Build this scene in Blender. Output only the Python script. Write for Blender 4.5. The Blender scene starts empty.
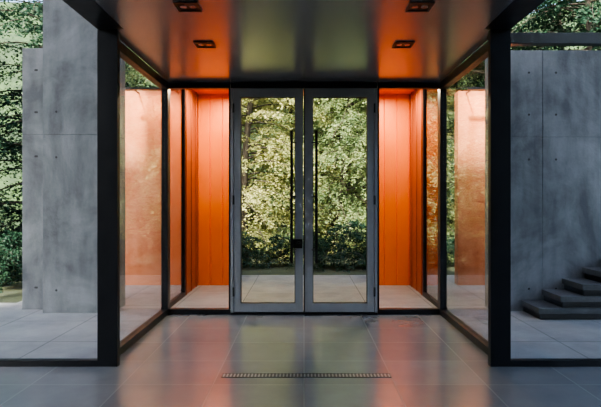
import bpy, bmesh, math, random
import numpy as np
from mathutils import Vector
random.seed(4); rng=np.random.default_rng(7)
scene=bpy.context.scene
H=1.5      # eye height
YF=4.5     # front glazing plane
YD=6.58    # door plane
XS=1.86    # side glass plane
ZC=3.04    # ceiling

# ---------------------------------------------------------------- materials
def mat(name):
    m=bpy.data.materials.new(name); m.use_nodes=True
    nt=m.node_tree; b=nt.nodes['Principled BSDF']
    return m,nt,b
def N(nt,t,**k):
    n=nt.nodes.new(t)
    for a,v in k.items(): setattr(n,a,v)
    return n
def ramp(nt,stops):
    r=N(nt,'ShaderNodeValToRGB'); e=r.color_ramp.elements
    while len(e)<len(stops): e.new(0.5)
    for i,(p,c) in enumerate(stops):
        e[i].position=p; e[i].color=(*c,1)
    return r
def noisy(name,c1,c2,scale=3,rough=(0.5,0.6),metal=0.0,bump=0.0,bscale=60,detail=8,stretch=(1,1,1)):
    m,nt,b=mat(name); L=nt.links
    tc=N(nt,'ShaderNodeTexCoord'); mp=N(nt,'ShaderNodeMapping'); mp.inputs['Scale'].default_value=stretch
    L.new(tc.outputs['Object'],mp.inputs[0])
    n=N(nt,'ShaderNodeTexNoise'); n.inputs['Scale'].default_value=scale; n.inputs['Detail'].default_value=detail; n.inputs['Roughness'].default_value=0.6
    L.new(mp.outputs[0],n.inputs['Vector'])
    r=ramp(nt,[(0.3,c1),(0.7,c2)]); L.new(n.outputs['Fac'],r.inputs[0]); L.new(r.outputs[0],b.inputs['Base Color'])
    mr=N(nt,'ShaderNodeMapRange'); mr.inputs['To Min'].default_value=rough[0]; mr.inputs['To Max'].default_value=rough[1]
    mr.inputs['From Min'].default_value=0.3; mr.inputs['From Max'].default_value=0.7
    L.new(n.outputs['Fac'],mr.inputs['Value']); L.new(mr.outputs[0],b.inputs['Roughness'])
    b.inputs['Metallic'].default_value=metal
    if bump>0:
        n2=N(nt,'ShaderNodeTexNoise'); n2.inputs['Scale'].default_value=bscale; n2.inputs['Detail'].default_value=6
        L.new(tc.outputs['Object'],n2.inputs['Vector'])
        bp=N(nt,'ShaderNodeBump'); bp.inputs['Strength'].default_value=bump; bp.inputs['Distance'].default_value=0.01
        L.new(n2.outputs['Fac'],bp.inputs['Height']); L.new(bp.outputs[0],b.inputs['Normal'])
    return m
def concrete(name,c1,c2):
    m,nt,b=mat(name); L=nt.links
    tc=N(nt,'ShaderNodeTexCoord')
    n1=N(nt,'ShaderNodeTexNoise'); n1.inputs['Scale'].default_value=1.1; n1.inputs['Detail'].default_value=10; n1.inputs['Roughness'].default_value=0.7
    n1.inputs['Distortion'].default_value=0.5
    mp=N(nt,'ShaderNodeMapping'); mp.inputs['Scale'].default_value=(3.0,3.0,0.7)
    n2=N(nt,'ShaderNodeTexNoise'); n2.inputs['Scale'].default_value=2.0; n2.inputs['Detail'].default_value=8
    L.new(tc.outputs['Object'],n1.inputs['Vector']); L.new(tc.outputs['Object'],mp.inputs[0]); L.new(mp.outputs[0],n2.inputs['Vector'])
    mx=N(nt,'ShaderNodeMath',operation='MULTIPLY_ADD'); mx.inputs[1].default_value=0.65
    h=N(nt,'ShaderNodeMath',operation='MULTIPLY'); h.inputs[1].default_value=0.35
    L.new(n2.outputs['Fac'],h.inputs[0]); L.new(n1.outputs['Fac'],mx.inputs[0]); L.new(h.outputs[0],mx.inputs[2])
    r=ramp(nt,[(0.39,c1),(0.62,c2)]); L.new(mx.outputs[0],r.inputs[0]); L.new(r.outputs[0],b.inputs['Base Color'])
    b.inputs['Roughness'].default_value=0.6
    v=N(nt,'ShaderNodeTexNoise'); v.inputs['Scale'].default_value=35; v.inputs['Detail'].default_value=8
    L.new(tc.outputs['Object'],v.inputs['Vector'])
    bp=N(nt,'ShaderNodeBump'); bp.inputs['Strength'].default_value=0.4; bp.inputs['Distance'].default_value=0.01
    L.new(v.outputs['Fac'],bp.inputs['Height']); L.new(bp.outputs[0],b.inputs['Normal'])
    return m
def tiles(name,c1,c2,mortar,sx,sy,ox,oy,rough=(0.2,0.35),bump=0.15,grain=0.15,spec=0.5,ior=1.5):
    m,nt,b=mat(name); L=nt.links
    b.inputs['Specular IOR Level'].default_value=spec; b.inputs['IOR'].default_value=ior
    tc=N(nt,'ShaderNodeTexCoord'); mp=N(nt,'ShaderNodeMapping'); mp.inputs['Location'].default_value=(ox,oy,0)
    L.new(tc.outputs['Object'],mp.inputs[0])
    br=N(nt,'ShaderNodeTexBrick'); br.offset=0; br.squash=1
    br.inputs['Scale'].default_value=1; br.inputs['Brick Width'].default_value=sx; br.inputs['Row Height'].default_value=sy
    br.inputs['Mortar Size'].default_value=0.005; br.inputs['Mortar Smooth'].default_value=0.1
    br.inputs['Color1'].default_value=(0.86,0.86,0.86,1); br.inputs['Color2'].default_value=(1.12,1.12,1.12,1); br.inputs['Mortar'].default_value=(mortar,mortar,mortar,1)
    L.new(mp.outputs[0],br.inputs['Vector'])
    n=N(nt,'ShaderNodeTexNoise'); n.inputs['Scale'].default_value=2.2; n.inputs['Detail'].default_value=9; n.inputs['Roughness'].default_value=0.65
    L.new(tc.outputs['Object'],n.inputs['Vector'])
    r=ramp(nt,[(0.3,c1),(0.7,c2)]); L.new(n.outputs['Fac'],r.inputs[0])
    mix=N(nt,'ShaderNodeMix',data_type='RGBA',blend_type='MULTIPLY'); mix.inputs[0].default_value=1
    L.new(r.outputs[0],mix.inputs[6]); L.new(br.outputs['Color'],mix.inputs[7]); L.new(mix.outputs[2],b.inputs['Base Color'])
    n3=N(nt,'ShaderNodeTexNoise'); n3.inputs['Scale'].default_value=3.5; n3.inputs['Detail'].default_value=2
    L.new(tc.outputs['Object'],n3.inputs['Vector'])
    mr=N(nt,'ShaderNodeMapRange'); mr.inputs['From Min'].default_value=0.3; mr.inputs['From Max'].default_value=0.7
    mr.inputs['To Min'].default_value=rough[0]; mr.inputs['To Max'].default_value=rough[1]
    L.new(n3.outputs['Fac'],mr.inputs['Value']); 
    mm=N(nt,'ShaderNodeMath',operation='MULTIPLY_ADD'); mm.inputs[1].default_value=0.4   # rougher grout
    L.new(br.outputs['Fac'],mm.inputs[0]); L.new(mr.outputs[0],mm.inputs[2]); L.new(mm.outputs[0],b.inputs['Roughness'])
    inv=N(nt,'ShaderNodeMath',operation='MULTIPLY_ADD'); inv.inputs[1].default_value=-1; 
    L.new(br.outputs['Fac'],inv.inputs[0])
    n4=N(nt,'ShaderNodeTexNoise'); n4.inputs['Scale'].default_value=40; n4.inputs['Detail'].default_value=5
    L.new(tc.outputs['Object'],n4.inputs['Vector'])
    k=N(nt,'ShaderNodeMath',operation='MULTIPLY'); k.inputs[1].default_value=grain
    L.new(n4.outputs['Fac'],k.inputs[0]); L.new(k.outputs[0],inv.inputs[2])
    bp=N(nt,'ShaderNodeBump'); bp.inputs['Strength'].default_value=bump; bp.inputs['Distance'].default_value=0.004
    L.new(inv.outputs[0],bp.inputs['Height']); L.new(bp.outputs[0],b.inputs['Normal'])
    return m
def glass(name,tint,f0=0.04):
    m=bpy.data.materials.new(name); m.use_nodes=True; nt=m.node_tree; L=nt.links
    nt.nodes.remove(nt.nodes['Principled BSDF']); out=nt.nodes['Material Output']
    lw=N(nt,'ShaderNodeLayerWeight'); lw.inputs['Blend'].default_value=0.5
    p=N(nt,'ShaderNodeMath',operation='POWER'); p.inputs[1].default_value=5
    a=N(nt,'ShaderNodeMath',operation='MULTIPLY_ADD'); a.inputs[1].default_value=0.9; a.inputs[2].default_value=f0
    L.new(lw.outputs['Facing'],p.inputs[0]); L.new(p.outputs[0],a.inputs[0])
    t=N(nt,'ShaderNodeBsdfTransparent'); t.inputs[0].default_value=(*tint,1)
    g=N(nt,'ShaderNodeBsdfGlossy'); g.inputs['Roughness'].default_value=0.0
    mx=N(nt,'ShaderNodeMixShader'); L.new(a.outputs[0],mx.inputs[0]); L.new(t.outputs[0],mx.inputs[1]); L.new(g.outputs[0],mx.inputs[2])
    L.new(mx.outputs[0],out.inputs[0])
    return m
def leafmat(name,stops,tr=0.4):
    m=bpy.data.materials.new(name); m.use_nodes=True; nt=m.node_tree; L=nt.links
    nt.nodes.remove(nt.nodes['Principled BSDF']); out=nt.nodes['Material Output']
    g=N(nt,'ShaderNodeNewGeometry'); tc=N(nt,'ShaderNodeTexCoord')
    n=N(nt,'ShaderNodeTexNoise'); n.inputs['Scale'].default_value=0.8; n.inputs['Detail'].default_value=4
    L.new(tc.outputs['Object'],n.inputs['Vector'])
    a=N(nt,'ShaderNodeMath',operation='MULTIPLY_ADD'); a.inputs[1].default_value=0.35
    s=N(nt,'ShaderNodeMath',operation='MULTIPLY'); s.inputs[1].default_value=0.7
    L.new(n.outputs['Fac'],s.inputs[0]); L.new(g.outputs['Random Per Island'],a.inputs[0]); L.new(s.outputs[0],a.inputs[2])
    r=ramp(nt,stops); L.new(a.outputs[0],r.inputs[0])
    d=N(nt,'ShaderNodeBsdfDiffuse'); t=N(nt,'ShaderNodeBsdfTranslucent'); gl=N(nt,'ShaderNodeBsdfGlossy'); gl.inputs['Roughness'].default_value=0.5
    L.new(r.outputs[0],d.inputs[0]); L.new(r.outputs[0],t.inputs[0])
    m1=N(nt,'ShaderNodeMixShader'); m1.inputs[0].default_value=tr; L.new(d.outputs[0],m1.inputs[1]); L.new(t.outputs[0],m1.inputs[2])
    m2=N(nt,'ShaderNodeMixShader'); m2.inputs[0].default_value=0.015; L.new(m1.outputs[0],m2.inputs[1]); L.new(gl.outputs[0],m2.inputs[2])
    L.new(m2.outputs[0],out.inputs[0]); return m

M_black=noisy('black_powdercoat',(0.005,0.006,0.008),(0.009,0.010,0.013),8,(0.35,0.45),0.0)
M_alu=noisy('grey_anodised_aluminium',(0.27,0.275,0.29),(0.31,0.315,0.33),5,(0.4,0.5),0.2)
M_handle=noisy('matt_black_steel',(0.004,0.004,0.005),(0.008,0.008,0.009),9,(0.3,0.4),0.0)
M_conc=concrete('cast_concrete',(0.09,0.10,0.112),(0.25,0.262,0.28))
M_joint=noisy('formwork_joint_shadow',(0.03,0.033,0.036),(0.05,0.052,0.055),6,(0.8,0.9))
M_ceil=noisy('satin_metal_ceiling',(0.37,0.377,0.40),(0.38,0.387,0.41),0.8,(0.24,0.245),0.7,0,60,1)
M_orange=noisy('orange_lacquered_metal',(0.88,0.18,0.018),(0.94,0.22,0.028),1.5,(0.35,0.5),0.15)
M_orange_shaded=noisy('orange_metal_shaded',(0.33,0.085,0.025),(0.42,0.11,0.035),1.5,(0.35,0.5),0.4)  # darker orange for the portal returns, their weaker light put into the colour
M_orange2=concrete('terracotta_render',(0.5,0.15,0.05),(0.66,0.26,0.13))
M_glass=glass('clear_glass',(0.95,0.965,0.965))
M_floor=tiles('honed_stone_tile',(0.155,0.16,0.167),(0.20,0.205,0.212),0.28,0.74,0.6,0.0,0.14,(0.2,0.225),0.1,0.01,0.85,1.75)
M_terr=tiles('terrace_paving',(0.19,0.196,0.206),(0.29,0.296,0.306),0.45,0.9,0.9,0.0,0.1,(0.3,0.42))
M_plaster=noisy('dark_plaster',(0.06,0.06,0.065),(0.09,0.09,0.095),3,(0.7,0.85))
M_soil=noisy('forest_soil',(0.015,0.022,0.01),(0.05,0.06,0.025),4,(0.9,1.0),0,0.8,12)
M_hill=noisy('distant_woodland',(0.008,0.018,0.008),(0.05,0.09,0.03),1.2,(0.9,1.0),0,1.0,8)
M_bark=noisy('bark',(0.02,0.016,0.012),(0.07,0.055,0.04),9,(0.8,0.95),0,0.9,30,8,(1,1,0.2))
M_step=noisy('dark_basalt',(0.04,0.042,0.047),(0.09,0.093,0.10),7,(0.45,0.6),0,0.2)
M_gold=leafmat('leaf_golden_green',[(0.25,(0.11,0.16,0.06)),(0.5,(0.35,0.38,0.14)),(0.78,(0.78,0.72,0.34))],0.5)
M_green=leafmat('leaf_deep_green',[(0.2,(0.006,0.022,0.014)),(0.5,(0.014,0.042,0.025)),(0.85,(0.035,0.075,0.035))],0.3)
M_mid=leafmat('leaf_mid_green',[(0.2,(0.05,0.10,0.05)),(0.5,(0.17,0.24,0.10)),(0.85,(0.44,0.48,0.22))],0.5)

# ---------------------------------------------------------------- builder
class B:
    def __init__(s,name): s.name=name; s.bm=bmesh.new(); s.mats=[]
    def mi(s,m):
        if m not in s.mats: s.mats.append(m)
        return s.mats.index(m)
    def box(s,x0,x1,y0,y1,z0,z1,m):
        if x0>x1:x0,x1=x1,x0
        i=s.mi(m)
        v=[s.bm.verts.new((x,y,z)) for z in(z0,z1) for y in(y0,y1) for x in(x0,x1)]
        for f in ((0,2,3,1),(4,5,7,6),(0,1,5,4),(2,6,7,3),(0,4,6,2),(1,3,7,5)):
            fc=s.bm.faces.new([v[k] for k in f]); fc.material_index=i
    def cyl(s,p0,p1,r,m,n=16,r2=None):
        i=s.mi(m); p0=Vector(p0); p1=Vector(p1); d=(p1-p0).normalized()
        u=d.orthogonal().normalized(); w=d.cross(u); r2=r if r2 is None else r2
        a=[s.bm.verts.new(p0+r*(math.cos(t)*u+math.sin(t)*w)) for t in [2*math.pi*k/n for k in range(n)]]
        b=[s.bm.verts.new(p1+r2*(math.cos(t)*u+math.sin(t)*w)) for t in [2*math.pi*k/n for k in range(n)]]
        for k in range(n):
            f=s.bm.faces.new((a[k],a[(k+1)%n],b[(k+1)%n],b[k])); f.material_index=i; f.smooth=True
        s.bm.faces.new(a[::-1]).material_index=i; s.bm.faces.new(b).material_index=i
    def done(s,bevel=0.0):
        me=bpy.data.meshes.new(s.name); 
        bmesh.ops.recalc_face_normals(s.bm,faces=s.bm.faces)
        s.bm.to_mesh(me); s.bm.free()
        for m in s.mats: me.materials.append(m)
        o=bpy.data.objects.new(s.name,me); scene.collection.objects.link(o)
        if bevel>0:
            md=o.modifiers.new('bevel','BEVEL'); md.width=bevel; md.segments=2; md.limit_method='ANGLE'; md.angle_limit=math.radians(50)
        return o

# ---------------------------------------------------------------- floor / ground
b=B('floor'); b.box(-6,6,-4,YF+0.06,-0.15,0,M_floor); b.box(-XS,XS,YF+0.06,YD+0.06,-0.15,0,M_floor); b.done()
b=B('terrace')
b.box(-6,-XS-0.001,YF+0.061,7.3,-0.15,-0.001,M_terr); b.box(-4.2,-XS-0.001,7.3,10.0,-0.15,-0.001,M_terr)
b.box(XS+0.001,6,YF+0.061,10.0,-0.15,-0.001,M_terr)
b.box(-XS-0.001,XS+0.001,YD+0.061,10.0,-0.15,-0.001,M_terr)
b.done()
b=B('ground'); b.box(-25,25,-6,34,-0.3,-0.151,M_soil); b.box(-25,25,10.0,34,-0.15,-0.02,M_soil)
b.box(-25,-6,-6,10,-0.15,-0.02,M_soil); b.box(6,25,-6,10,-0.15,-0.02,M_soil); b.box(-6,-4.2,7.3,10,-0.15,-0.02,M_soil); b.done()

# drain
b=B('floor_drain')
yc=4.27; b.box(-0.70,0.74,yc-0.045,yc-0.037,0,0.004,M_black); b.box(-0.70,0.74,yc+0.037,yc+0.045,0,0.004,M_black)
b.box(-0.70,0.74,yc-0.037,yc+0.037,0.0,0.0015,M_black)
x=-0.69
while x<0.73:
    b.box(x,x+0.012,yc-0.037,yc+0.037,0.001,0.003,M_alu); x+=0.03
b.done()

# ---------------------------------------------------------------- building shell
for s,nm in((-1,'wall_left'),(1,'wall_right')):
    b=B(nm)
    b.box(s*6,s*6.2,-0.2,YF,0,0.3,M_plaster); b.box(s*6,s*6.2,-0.2,YF,6.6,7.2,M_plaster)
    b.box(s*6,s*6.2,-4.2,-0.2,0,7.2,M_plaster)
    for y in(2.0,4.2): b.box(s*6,s*6.2,y,y+0.3,0.3,6.6,M_plaster)
    b.box(s*6.08,s*6.1,-0.2,YF,0.3,6.6,M_glass); b.done()
b=B('wall_back'); b.box(-6,6,-4.2,-4,0,7.2,M_plaster); b.done()
b=B('roof'); b.box(-6.3,6.3,-4.3,YF+0.15,7.2,7.5,M_plaster); b.done()
b=B('ceiling')
b.box(-1.62,1.62,-0.5,YF,ZC,ZC+0.3,M_ceil)
for sx in(-1,1): b.box(sx*1.622,sx*XS,-0.5,YF-0.002,ZC-0.002,ZC+0.3,M_black)
b.box(-XS+0.085,XS-0.085,YF,YD-0.05,ZC,ZC+0.3,M_ceil)
b.box(-XS,XS,YF,YD+0.06,ZC+0.301,ZC+0.6,M_black)
b.done()
# downlights
for i,(sx,y) in enumerate([(-.98,4.94),(.98,4.94),(-.92,3.97),(.92,3.97)]):
    b=B('ceiling_downlight' ) 
    w=0.095
    b.box(sx-w,sx+w,y-w,y-w+0.014,ZC-0.012,ZC-0.001,M_black); b.box(sx-w,sx+w,y+w-0.014,y+w,ZC-0.012,ZC-0.001,M_black)
    b.box(sx-w,sx-w+0.014,y-w+.014,y+w-.014,ZC-0.012,ZC-0.001,M_black); b.box(sx+w-0.014,sx+w,y-w+.014,y+w-.014,ZC-0.012,ZC-0.001,M_black)
    b.box(sx-w+.014,sx+w-.014,y-w+.014,y+w-.014,ZC-0.004,ZC-0.001,M_handle)
    for s in(-1,1): b.cyl((sx+s*0.038,y,ZC-0.004),(sx+s*0.038,y,ZC-0.009),0.026,M_ceil,20)
    b.done()

# ---------------------------------------------------------------- front glazing (both sides)
for s,nm in((-1,'window_1'),(1,'window_2')):
    b=B(nm)
    b.box(s*1.68,s*XS,YF,YF+0.06,0,ZC-0.003,M_black)         # main post
    b.box(s*1.80,s*XS,YF+0.0,YF+0.06,ZC,7.2,M_black)
    b.box(s*XS,s*6,YF-0.0,YF+0.06,0,0.055,M_black)
    b.box(s*XS,s*6,YF-0.0,YF+0.06,7.1,7.2,M_black)
    for x in(3.35,4.7,5.95): b.box(s*x,s*(x+0.05),YF-0.0,YF+0.06,0.06,7.1,M_black)
    for x0,x1 in((XS,3.35),(3.40,4.7),(4.75,5.95)): b.box(s*x0,s*x1,YF+0.025,YF+0.035,0.055,7.1,M_glass)
    b.done()
b=B('window_3')   # glazing over the porch roof
b.box(-1.80,1.80,YF+0.02,YF+0.03,ZC+0.61,7.2,M_glass); b.box(-1.8,1.8,YF,YF+0.05,ZC+0.6,ZC+0.66,M_black); b.done()

# ---------------------------------------------------------------- porch side glazing
for s,nm in((-1,'window_4'),(1,'window_5')):
    b=B(nm)
    xi=XS-0.085
    b.box(s*xi,s*XS,YF+0.062,YD-0.07,0,0.075,M_black)
    b.box(s*xi,s*XS,YF+0.062,YD-0.07,ZC-0.10,ZC-0.003,M_black)
    b.box(s*(xi-0.0),s*XS,YD-0.068,YD+0.06,0,ZC-0.003,M_black)
    b.box(s*(XS-0.045),s*(XS-0.035),YF+0.062,YD-0.07,0.075,ZC-0.1,M_glass)
    b.done(0.003)
# sidelights beside the door
for s,nm in((-1,'window_6'),(1,'window_7')):
    b=B(nm)
    b.box(s*0.965,s*1.772,YD-0.04,YD+0.05,0,0.07,M_black)
    b.box(s*0.965,s*1.772,YD-0.04,YD+0.05,ZC-0.075,ZC-0.002,M_black)
    b.box(s*0.962,s*0.985,YD-0.04,YD+0.05,0.07,ZC-0.075,M_black)
    b.box(s*0.985,s*1.772,YD+0.0,YD+0.01,0.07,ZC-0.075,M_glass)
    b.done(0.003)

# ---------------------------------------------------------------- double door
b=B('door_1')
b.box(-0.96,0.96,YD-0.045,YD+0.055,ZC-0.075,ZC-0.002,M_black)
b.box(-0.96,0.96,YD-0.06,YD+0.06,0,0.03,M_black)
for s in(-1,1):
    b.box(s*0.925,s*0.96,YD-0.05,YD+0.06,0.03,ZC-0.078,M_alu)        # jamb
    zt=ZC-0.08
    b.box(s*0.83,s*0.92,YD-0.04,YD+0.03,0.035,zt,M_alu)              # hinge stile
    b.box(s*0.012,s*0.115,YD-0.04,YD+0.03,0.035,zt,M_alu)            # meeting stile
    b.box(s*0.115,s*0.83,YD-0.04,YD+0.03,zt-0.11,zt,M_alu)
    b.box(s*0.115,s*0.83,YD-0.04,YD+0.03,0.035,0.145,M_alu)
    b.box(s*0.115,s*0.83,YD-0.01,YD,0.145,zt-0.11,M_glass)
    # black glazing gasket
    b.box(s*0.115,s*0.123,YD-0.03,YD+0.02,0.145,zt-0.11,M_black); b.box(s*0.822,s*0.83,YD-0.03,YD+0.02,0.145,zt-0.11,M_black)
    b.box(s*0.123,s*0.822,YD-0.03,YD+0.02,0.145,0.153,M_black); b.box(s*0.123,s*0.822,YD-0.03,YD+0.02,zt-0.118,zt-0.11,M_black)
    xh=s*0.16
    b.box(xh-0.017,xh+0.017,YD-0.125,YD-0.095,0.68,2.40,M_handle)      # pull bar
    for z in(0.85,1.55,2.25):
        b.cyl((xh,YD-0.095,z),(xh-s*0.055,YD-0.04,z),0.010,M_handle,12)
    for z in(0.3,1.5,2.7): b.cyl((s*0.9225,YD-0.052,z-0.06),(s*0.9225,YD-0.052,z+0.06),0.011,M_handle,12)
b.box(-0.004,0.012,YD-0.045,YD-0.02,0.035,ZC-0.08,M_black)
# lock case and thumb-turn
b.box(-0.15,-0.02,YD-0.062,YD-0.038,0.87,0.99,M_handle)
b.cyl((-0.065,YD-0.062,0.93),(-0.065,YD-0.085,0.93),0.03,M_handle,20)
b.box(-0.095,-0.035,YD-0.1,YD-0.085,0.922,0.938,M_handle)
b.done(0.0025)

# ---------------------------------------------------------------- outer portal in orange metal
ZP=3.36; YP=8.8; YR=7.85
def pleat(name,x0,x1,y,z0,z1,pitch=0.22,depth=0.02):
    b=B(name); i=b.mi(M_orange); pts=[]; x=x0
    while x<x1-1e-4:
        w=min(pitch,x1-x)
        pts+= [(x,y),(x+w*0.90,y),(x+w*0.92,y+depth),(x+w*0.97,y+depth)]; x+=w
    pts.append((x1,y)); pts+=[(x1,y+0.12),(x0,y+0.12)]
    lo=[b.bm.verts.new((p[0],p[1],z0)) for p in pts]; hi=[b.bm.verts.new((p[0],p[1],z1)) for p in pts]
    n=len(pts)
    for k in range(n): b.bm.faces.new((lo[k],lo[(k+1)%n],hi[(k+1)%n],hi[k])).material_index=i
    b.bm.faces.new(lo).material_index=i; b.bm.faces.new(hi).material_index=i
    return b
for s in(-1,1):
    x0,x1=(-1.86,-1.2) if s<0 else (1.2,1.86)
    b=pleat('orange_metal_cladding',x0,x1,YP,0.0,ZP)
    b.box(s*1.865,s*1.93,YR,YP+0.12,0.0,ZP,M_orange_shaded)
    for k in range(3): b.box(s*1.85,s*1.865,YR+0.03+k*0.37,YR+0.05+k*0.37,0.0,ZP,M_orange_shaded)
    b.done(0.002)
b=B('porch_soffit'); b.box(-1.93,1.93,YD+0.062,YP+0.12,ZP+0.002,ZP+0.1,M_orange)
b.box(-2.0,2.0,YD+0.062,YP+0.2,ZP+0.101,ZP+0.4,M_black)
b.box(-1.93,1.93,YD+0.062,YD+0.12,ZC,ZP,M_black); b.done()
for s,nm in((-1,'window_8'),(1,'window_9')):
    b=B(nm)
    b.box(s*1.86,s*1.92,YD+0.125,YR-0.002,0.0,0.06,M_black)
    b.box(s*1.86,s*1.92,YR-0.05,YR-0.002,0.06,ZP,M_black)
    b.box(s*1.885,s*1.895,YD+0.125,YR-0.05,0.06,ZP,M_glass)
    b.done()
def area(name,loc,size,e,col,rot=(0,0,0),sy=None):
    l=bpy.data.lights.new(name,'AREA'); l.energy=e; l.color=col; l.size=size
    if sy: l.shape='RECTANGLE'; l.size_y=sy
    o=bpy.data.objects.new(name,l); o.location=loc; o.rotation_euler=rot; scene.collection.objects.link(o); return o
for s in(-1,1):
    b=B('soffit_downlight'); x=s*1.45
    b.cyl((x,7.9,ZP+0.001),(x,7.9,ZP-0.05),0.09,M_black,24); b.done()
    area('soffit_lamp',(x,7.9,ZP-0.06),0.16,48,(1,0.80,0.55))

# outside rendered wall beyond the side glass, its top brightened by an added bar lamp and brackets
for x0,x1 in((-3.17,-1.94),(2.71,3.7)):
    b=B('terracotta_garden_wall'); b.box(x0,x1,YP,YP+0.2,0.0,ZP+0.06,M_orange2); b.done(0.004)
    b=B('added_wash_bar'); xc=(x0+x1)/2
    b.box(xc-0.45,xc+0.45,8.42,8.47,ZP+0.0,ZP+0.04,M_black)
    for x in(xc-0.35,xc+0.35): b.box(x-0.01,x+0.01,8.47,YP-0.001,ZP+0.01,ZP+0.03,M_black)
    b.done()
    area('added_wash_lamp',(xc,8.445,ZP-0.01),0.85,16,(1,0.62,0.34),(math.radians(12),0,0),0.04)

# ---------------------------------------------------------------- concrete walls
def cwall(name,x0,x1,y,t,z1,xs,zs,holes=True):
    b=B(name)
    b.box(x0+0.006,x1-0.006,y+0.012,y+t-0.012,0,z1-0.01,M_joint)
    X=[x0]+xs+[x1]; Z=[0.0]+zs+[z1]; g=0.0025
    for i in range(len(X)-1):
        for j in range(len(Z)-1):
            a0=X[i]+(g if i else 0); a1=X[i+1]-(g if i<len(X)-2 else 0)
            c0=Z[j]+(g if j else 0); c1=Z[j+1]-(g if j<len(Z)-2 else 0)
            b.box(a0,a1,y,y+t,c0,c1,M_conc)
            if holes:
                for hx in(a0+0.18,a1-0.18):
                    for hz in(c0+0.3,c1-0.3):
                        b.cyl((hx,y-0.001,hz),(hx,y+0.02,hz),0.016,M_joint,12)
    return b.done(0.003)
cwall('concrete_pillar',-3.47,-2.55,6.64,0.5,6.0,[],[2.37,4.8])
cwall('concrete_garden_wall',-3.86,-3.48,6.85,0.25,3.58,[],[2.40])
cwall('concrete_retaining_wall',2.55,8.0,6.75,0.3,3.52,[3.22,4.6,6.0],[2.35])
b=B('canopy_rail')
b.box(2.6,8.0,6.78,6.9,3.62,3.77,M_black)
for x in(2.7,4.4,6.1,7.8): b.box(x,x+0.05,6.81,6.87,3.52,3.62,M_black)
b.done(0.004)
# stairs going up to the right
b=B('outdoor_stairs'); r=0.148; run=0.275; x0=2.93; yy0=6.24
for k in range(9):
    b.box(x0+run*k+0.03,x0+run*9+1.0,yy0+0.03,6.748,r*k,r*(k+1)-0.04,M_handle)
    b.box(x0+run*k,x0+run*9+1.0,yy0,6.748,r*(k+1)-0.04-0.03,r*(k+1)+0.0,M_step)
b.done(0.004)

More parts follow.
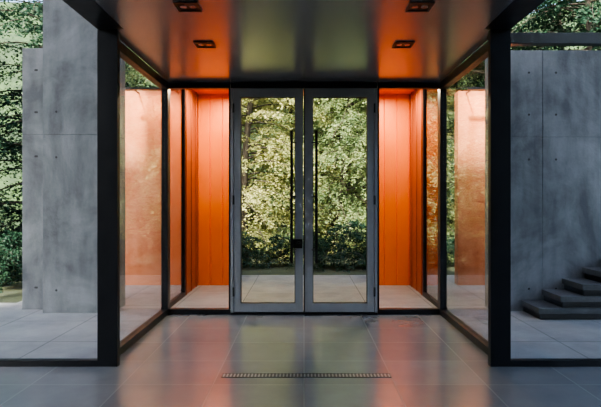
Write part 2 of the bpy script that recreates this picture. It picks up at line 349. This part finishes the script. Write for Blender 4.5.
# ---------------------------------------------------------------- forest
def norm(v): return v/np.maximum(np.linalg.norm(v,axis=-1,keepdims=True),1e-9)
def build_foliage(name,height,nbr,Lr,zmin,leafmat_,leaf=0.1,seed=0,trunk=True,ntw=16,nlf=14):
    R=np.random.default_rng(seed); V=[];F=[];MI=[]
    def tube(P,rad,n=6):
        base=sum(len(v) for v in V); vs=[]
        for k,p in enumerate(P):
            d=P[min(k+1,len(P)-1)]-P[max(k-1,0)]; d=d/np.linalg.norm(d)
            u=np.cross(d,[0.3,0.9,0.1]); u/=np.linalg.norm(u); w=np.cross(d,u)
            for t in range(n):
                a=2*math.pi*t/n; vs.append(p+rad[k]*(math.cos(a)*u+math.sin(a)*w))
        V.append(np.array(vs))
        for k in range(len(P)-1):
            for t in range(n):
                F.append((base+k*n+t,base+k*n+(t+1)%n,base+(k+1)*n+(t+1)%n,base+(k+1)*n+t)); MI.append(0)
    tp=np.array([[0.25*math.sin(z*0.5+seed),0.25*math.sin(z*0.4+2*seed),z] for z in np.linspace(-0.1,height,12)]); tp[:,:2]-=tp[0,:2]
    if trunk: tube(tp,np.linspace(0.13,0.03,12),10)
    LB=[];LD=[];LN=[]
    for i in range(nbr):
        z=zmin+(height-zmin)*(i+R.random())/nbr; a=R.random()*2*math.pi
        L=R.uniform(*Lr)*(1-0.45*(z/height)**2)
        o=np.array([np.interp(z,tp[:,2],tp[:,0]),np.interp(z,tp[:,2],tp[:,1]),z])
        d=np.array([math.cos(a),math.sin(a),0]); s=np.linspace(0,1,9)
        up=R.uniform(0.15,0.45)*L; dr=R.uniform(0.35,0.75)*L
        P=o+s[:,None]*L*d+np.array([0,0,1])*(up*s-dr*s**2.2)[:,None]
        side=np.array([-d[1],d[0],0]); P+=side*(0.12*L*np.sin(s*3+R.random()*6))[:,None]*s[:,None]
        P[:,2]=np.maximum(P[:,2],0.05+0.1*R.random())
        tube(P,np.linspace(0.022,0.004,9)*(L/2),4)
        for t in range(ntw):
            u=0.15+0.85*(t+R.random()*0.6)/ntw; k=u*8; k0=min(int(k),7); p=P[k0]+(P[k0+1]-P[k0])*(k-k0)
            td=P[k0+1]-P[k0]; td/=np.linalg.norm(td)
            sg=1 if t%2 else -1
            lat=td*0.65+side*sg*R.uniform(0.5,1.0)+np.array([0,0,R.uniform(-0.35,0.05)]); lat/=np.linalg.norm(lat)
            tl=R.uniform(0.45,0.9)*(1-0.4*u)*L*0.45
            w=np.linspace(0.1,1,nlf)[:,None]
            q=p+lat*tl*w+np.array([0,0,-0.3])*tl*w**2
            nn=np.cross(lat,td); nn/=max(np.linalg.norm(nn),1e-6)
            if nn[2]<0: nn=-nn
            out=np.cross(nn,lat); alt=np.where(np.arange(nlf)%2==0,1,-1)[:,None]
            q=q+R.normal(0,0.03,(nlf,3))
            ld=lat*0.7+out*alt*0.8+R.normal(0,0.3,(nlf,3)); ln=nn+R.normal(0,0.5,(nlf,3))
            LB.append(q); LD.append(ld); LN.append(ln)
    LB=np.vstack(LB); LD=norm(np.vstack(LD)); LN=np.vstack(LN)
    S=norm(np.cross(LD,LN)); n=len(LB); sz=(leaf*R.uniform(0.6,1.25,n))[:,None]
    Nn=np.cross(S,LD)
    v0=LB; v1=LB+LD*sz*0.45+S*sz*0.27+Nn*sz*0.05; v2=LB+LD*sz; v3=LB+LD*sz*0.45-S*sz*0.27+Nn*sz*0.05
    LV=np.stack([v0,v1,v2,v3],1).reshape(-1,3); base=sum(len(v) for v in V)
    V.append(LV); allV=np.vstack(V)
    lf=(base+np.arange(n*4)).reshape(-1,4); faces=np.vstack([np.array(F),lf]) if F else lf
    me=bpy.data.meshes.new(name); nf=len(faces)
    me.vertices.add(len(allV)); me.vertices.foreach_set('co',allV.ravel())
    me.loops.add(nf*4); me.loops.foreach_set('vertex_index',faces.ravel().astype(np.int32))
    me.polygons.add(nf); me.polygons.foreach_set('loop_start',np.arange(0,nf*4,4,dtype=np.int32))
    me.polygons.foreach_set('material_index',np.concatenate([np.zeros(len(F)),np.ones(n)]).astype(np.int32))
    me.update(calc_edges=True); me.materials.append(M_bark); me.materials.append(leafmat_); return me
TG=[build_foliage('tree_golden_%d'%i,8.5,180,(1.5,2.6),0.4,M_gold,0.066,10+i,True,20,24) for i in range(2)]
TD=[build_foliage('tree_green_%d'%i,9.5,130,(1.8,3.0),0.4,M_green,0.085,20+i,True,18,20) for i in range(2)]
TM=[build_foliage('tree_mid_%d'%i,9.0,180,(1.5,2.6),0.4,M_mid,0.066,30+i,True,20,24) for i in range(2)]
SH=[build_foliage('shrub_%d'%i,1.0,34,(0.5,0.9),0.12,M_green,0.06,40+i,False,12,12) for i in range(2)]
def put(me,nm,x,y,s=1,rz=None):
    o=bpy.data.objects.new(nm,me); o.location=(x,y,-0.02); o.scale=(s,s,s); o.rotation_euler=(0,0,random.uniform(0,6.28) if rz is None else rz)
    scene.collection.objects.link(o)
for x,y,t,s in [(-1.6,13.6,TG[0],1),(0.9,14.2,TM[0],1),(-0.3,16.2,TG[1],1.1),(2.6,15.6,TG[1],1.1),(-3.9,13.8,TM[1],1),
                (3.1,13.6,TM[1],.9),(5.4,13.4,TD[1],1),(7.9,12.6,TD[0],1.05),(10.4,11.4,TD[1],1),(-6.6,12.8,TD[0],1),(-8.9,9.6,TD[1],.95),(-9.6,12.6,TD[1],1.05),
                (-12,14.5,TD[0],1.2),(-3.2,17,TM[1],1.2),(5.2,17.5,TM[0],1.2),(9,16.5,TD[0],1.2),(12.5,14,TD[1],1.2),(-7,16.5,TD[1],1.2),(1.2,18.5,TG[0],1.2),
                (9.6,9.0,TD[1],.9),(-11,7.0,TD[0],1)]:
    put(t,'tree',x,y,s)
for i in range(26):
    x=-9.5+i*0.75; put(SH[i%2],'shrub',x,11.2+0.25*math.sin(i*2.3),random.uniform(0.6,1.0)*(1.2 if 0<x<2.5 else 1))
for x,y,s in [(-7.3,7.3,.9),(-7.4,6.4,.9),(-5.3,8.5,.75),(-6.2,8.3,.85),(-5.4,9.5,.9),(-6.6,9.4,1.0)]: put(SH[0],'shrub',x,y,s)
# hillside
b=B('hillside'); i=b.mi(M_hill); g=[]
for a in range(41):
    row=[]
    for c in range(15):
        th=math.radians(-100+200*a/40); rr=19+c*1.3
        row.append(b.bm.verts.new((rr*math.sin(th)*1.15,4+rr*math.cos(th),-0.3+c*1.15+0.5*math.sin(a*1.7+c)*(c>0))))
    g.append(row)
for a in range(40):
    for c in range(14):
        f=b.bm.faces.new((g[a][c],g[a+1][c],g[a+1][c+1],g[a][c+1])); f.material_index=i; f.smooth=True
b.done()

# ---------------------------------------------------------------- light
w=bpy.data.worlds.new('sky'); scene.world=w; w.use_nodes=True; nt=w.node_tree
sk=nt.nodes.new('ShaderNodeTexSky'); sk.sky_type='NISHITA'; sk.sun_disc=False; sk.sun_elevation=math.radians(48); sk.sun_rotation=math.radians(200)
sk.dust_density=4
nt.links.new(sk.outputs[0],nt.nodes['Background'].inputs[0]); nt.nodes['Background'].inputs[1].default_value=0.7
sl=bpy.data.lights.new('sun','SUN'); sl.energy=15.0; sl.angle=math.radians(3); sl.color=(1,0.91,0.77)
so=bpy.data.objects.new('sun',sl); so.rotation_euler=Vector((0.3,0.75,-0.95)).to_track_quat('-Z','Y').to_euler(); scene.collection.objects.link(so)

cam=bpy.data.cameras.new('camera'); co=bpy.data.objects.new('camera',cam); scene.collection.objects.link(co)
co.location=(0,0,H); co.rotation_euler=(math.radians(90),0,0); cam.sensor_width=36; cam.lens=500/601*36
cam.shift_x=-3.5/601; cam.shift_y=-3.5/601; cam.clip_end=200
scene.camera=co
scene.view_settings.view_transform='AgX'; scene.view_settings.look='AgX - Medium High Contrast'; scene.view_settings.exposure=0.8
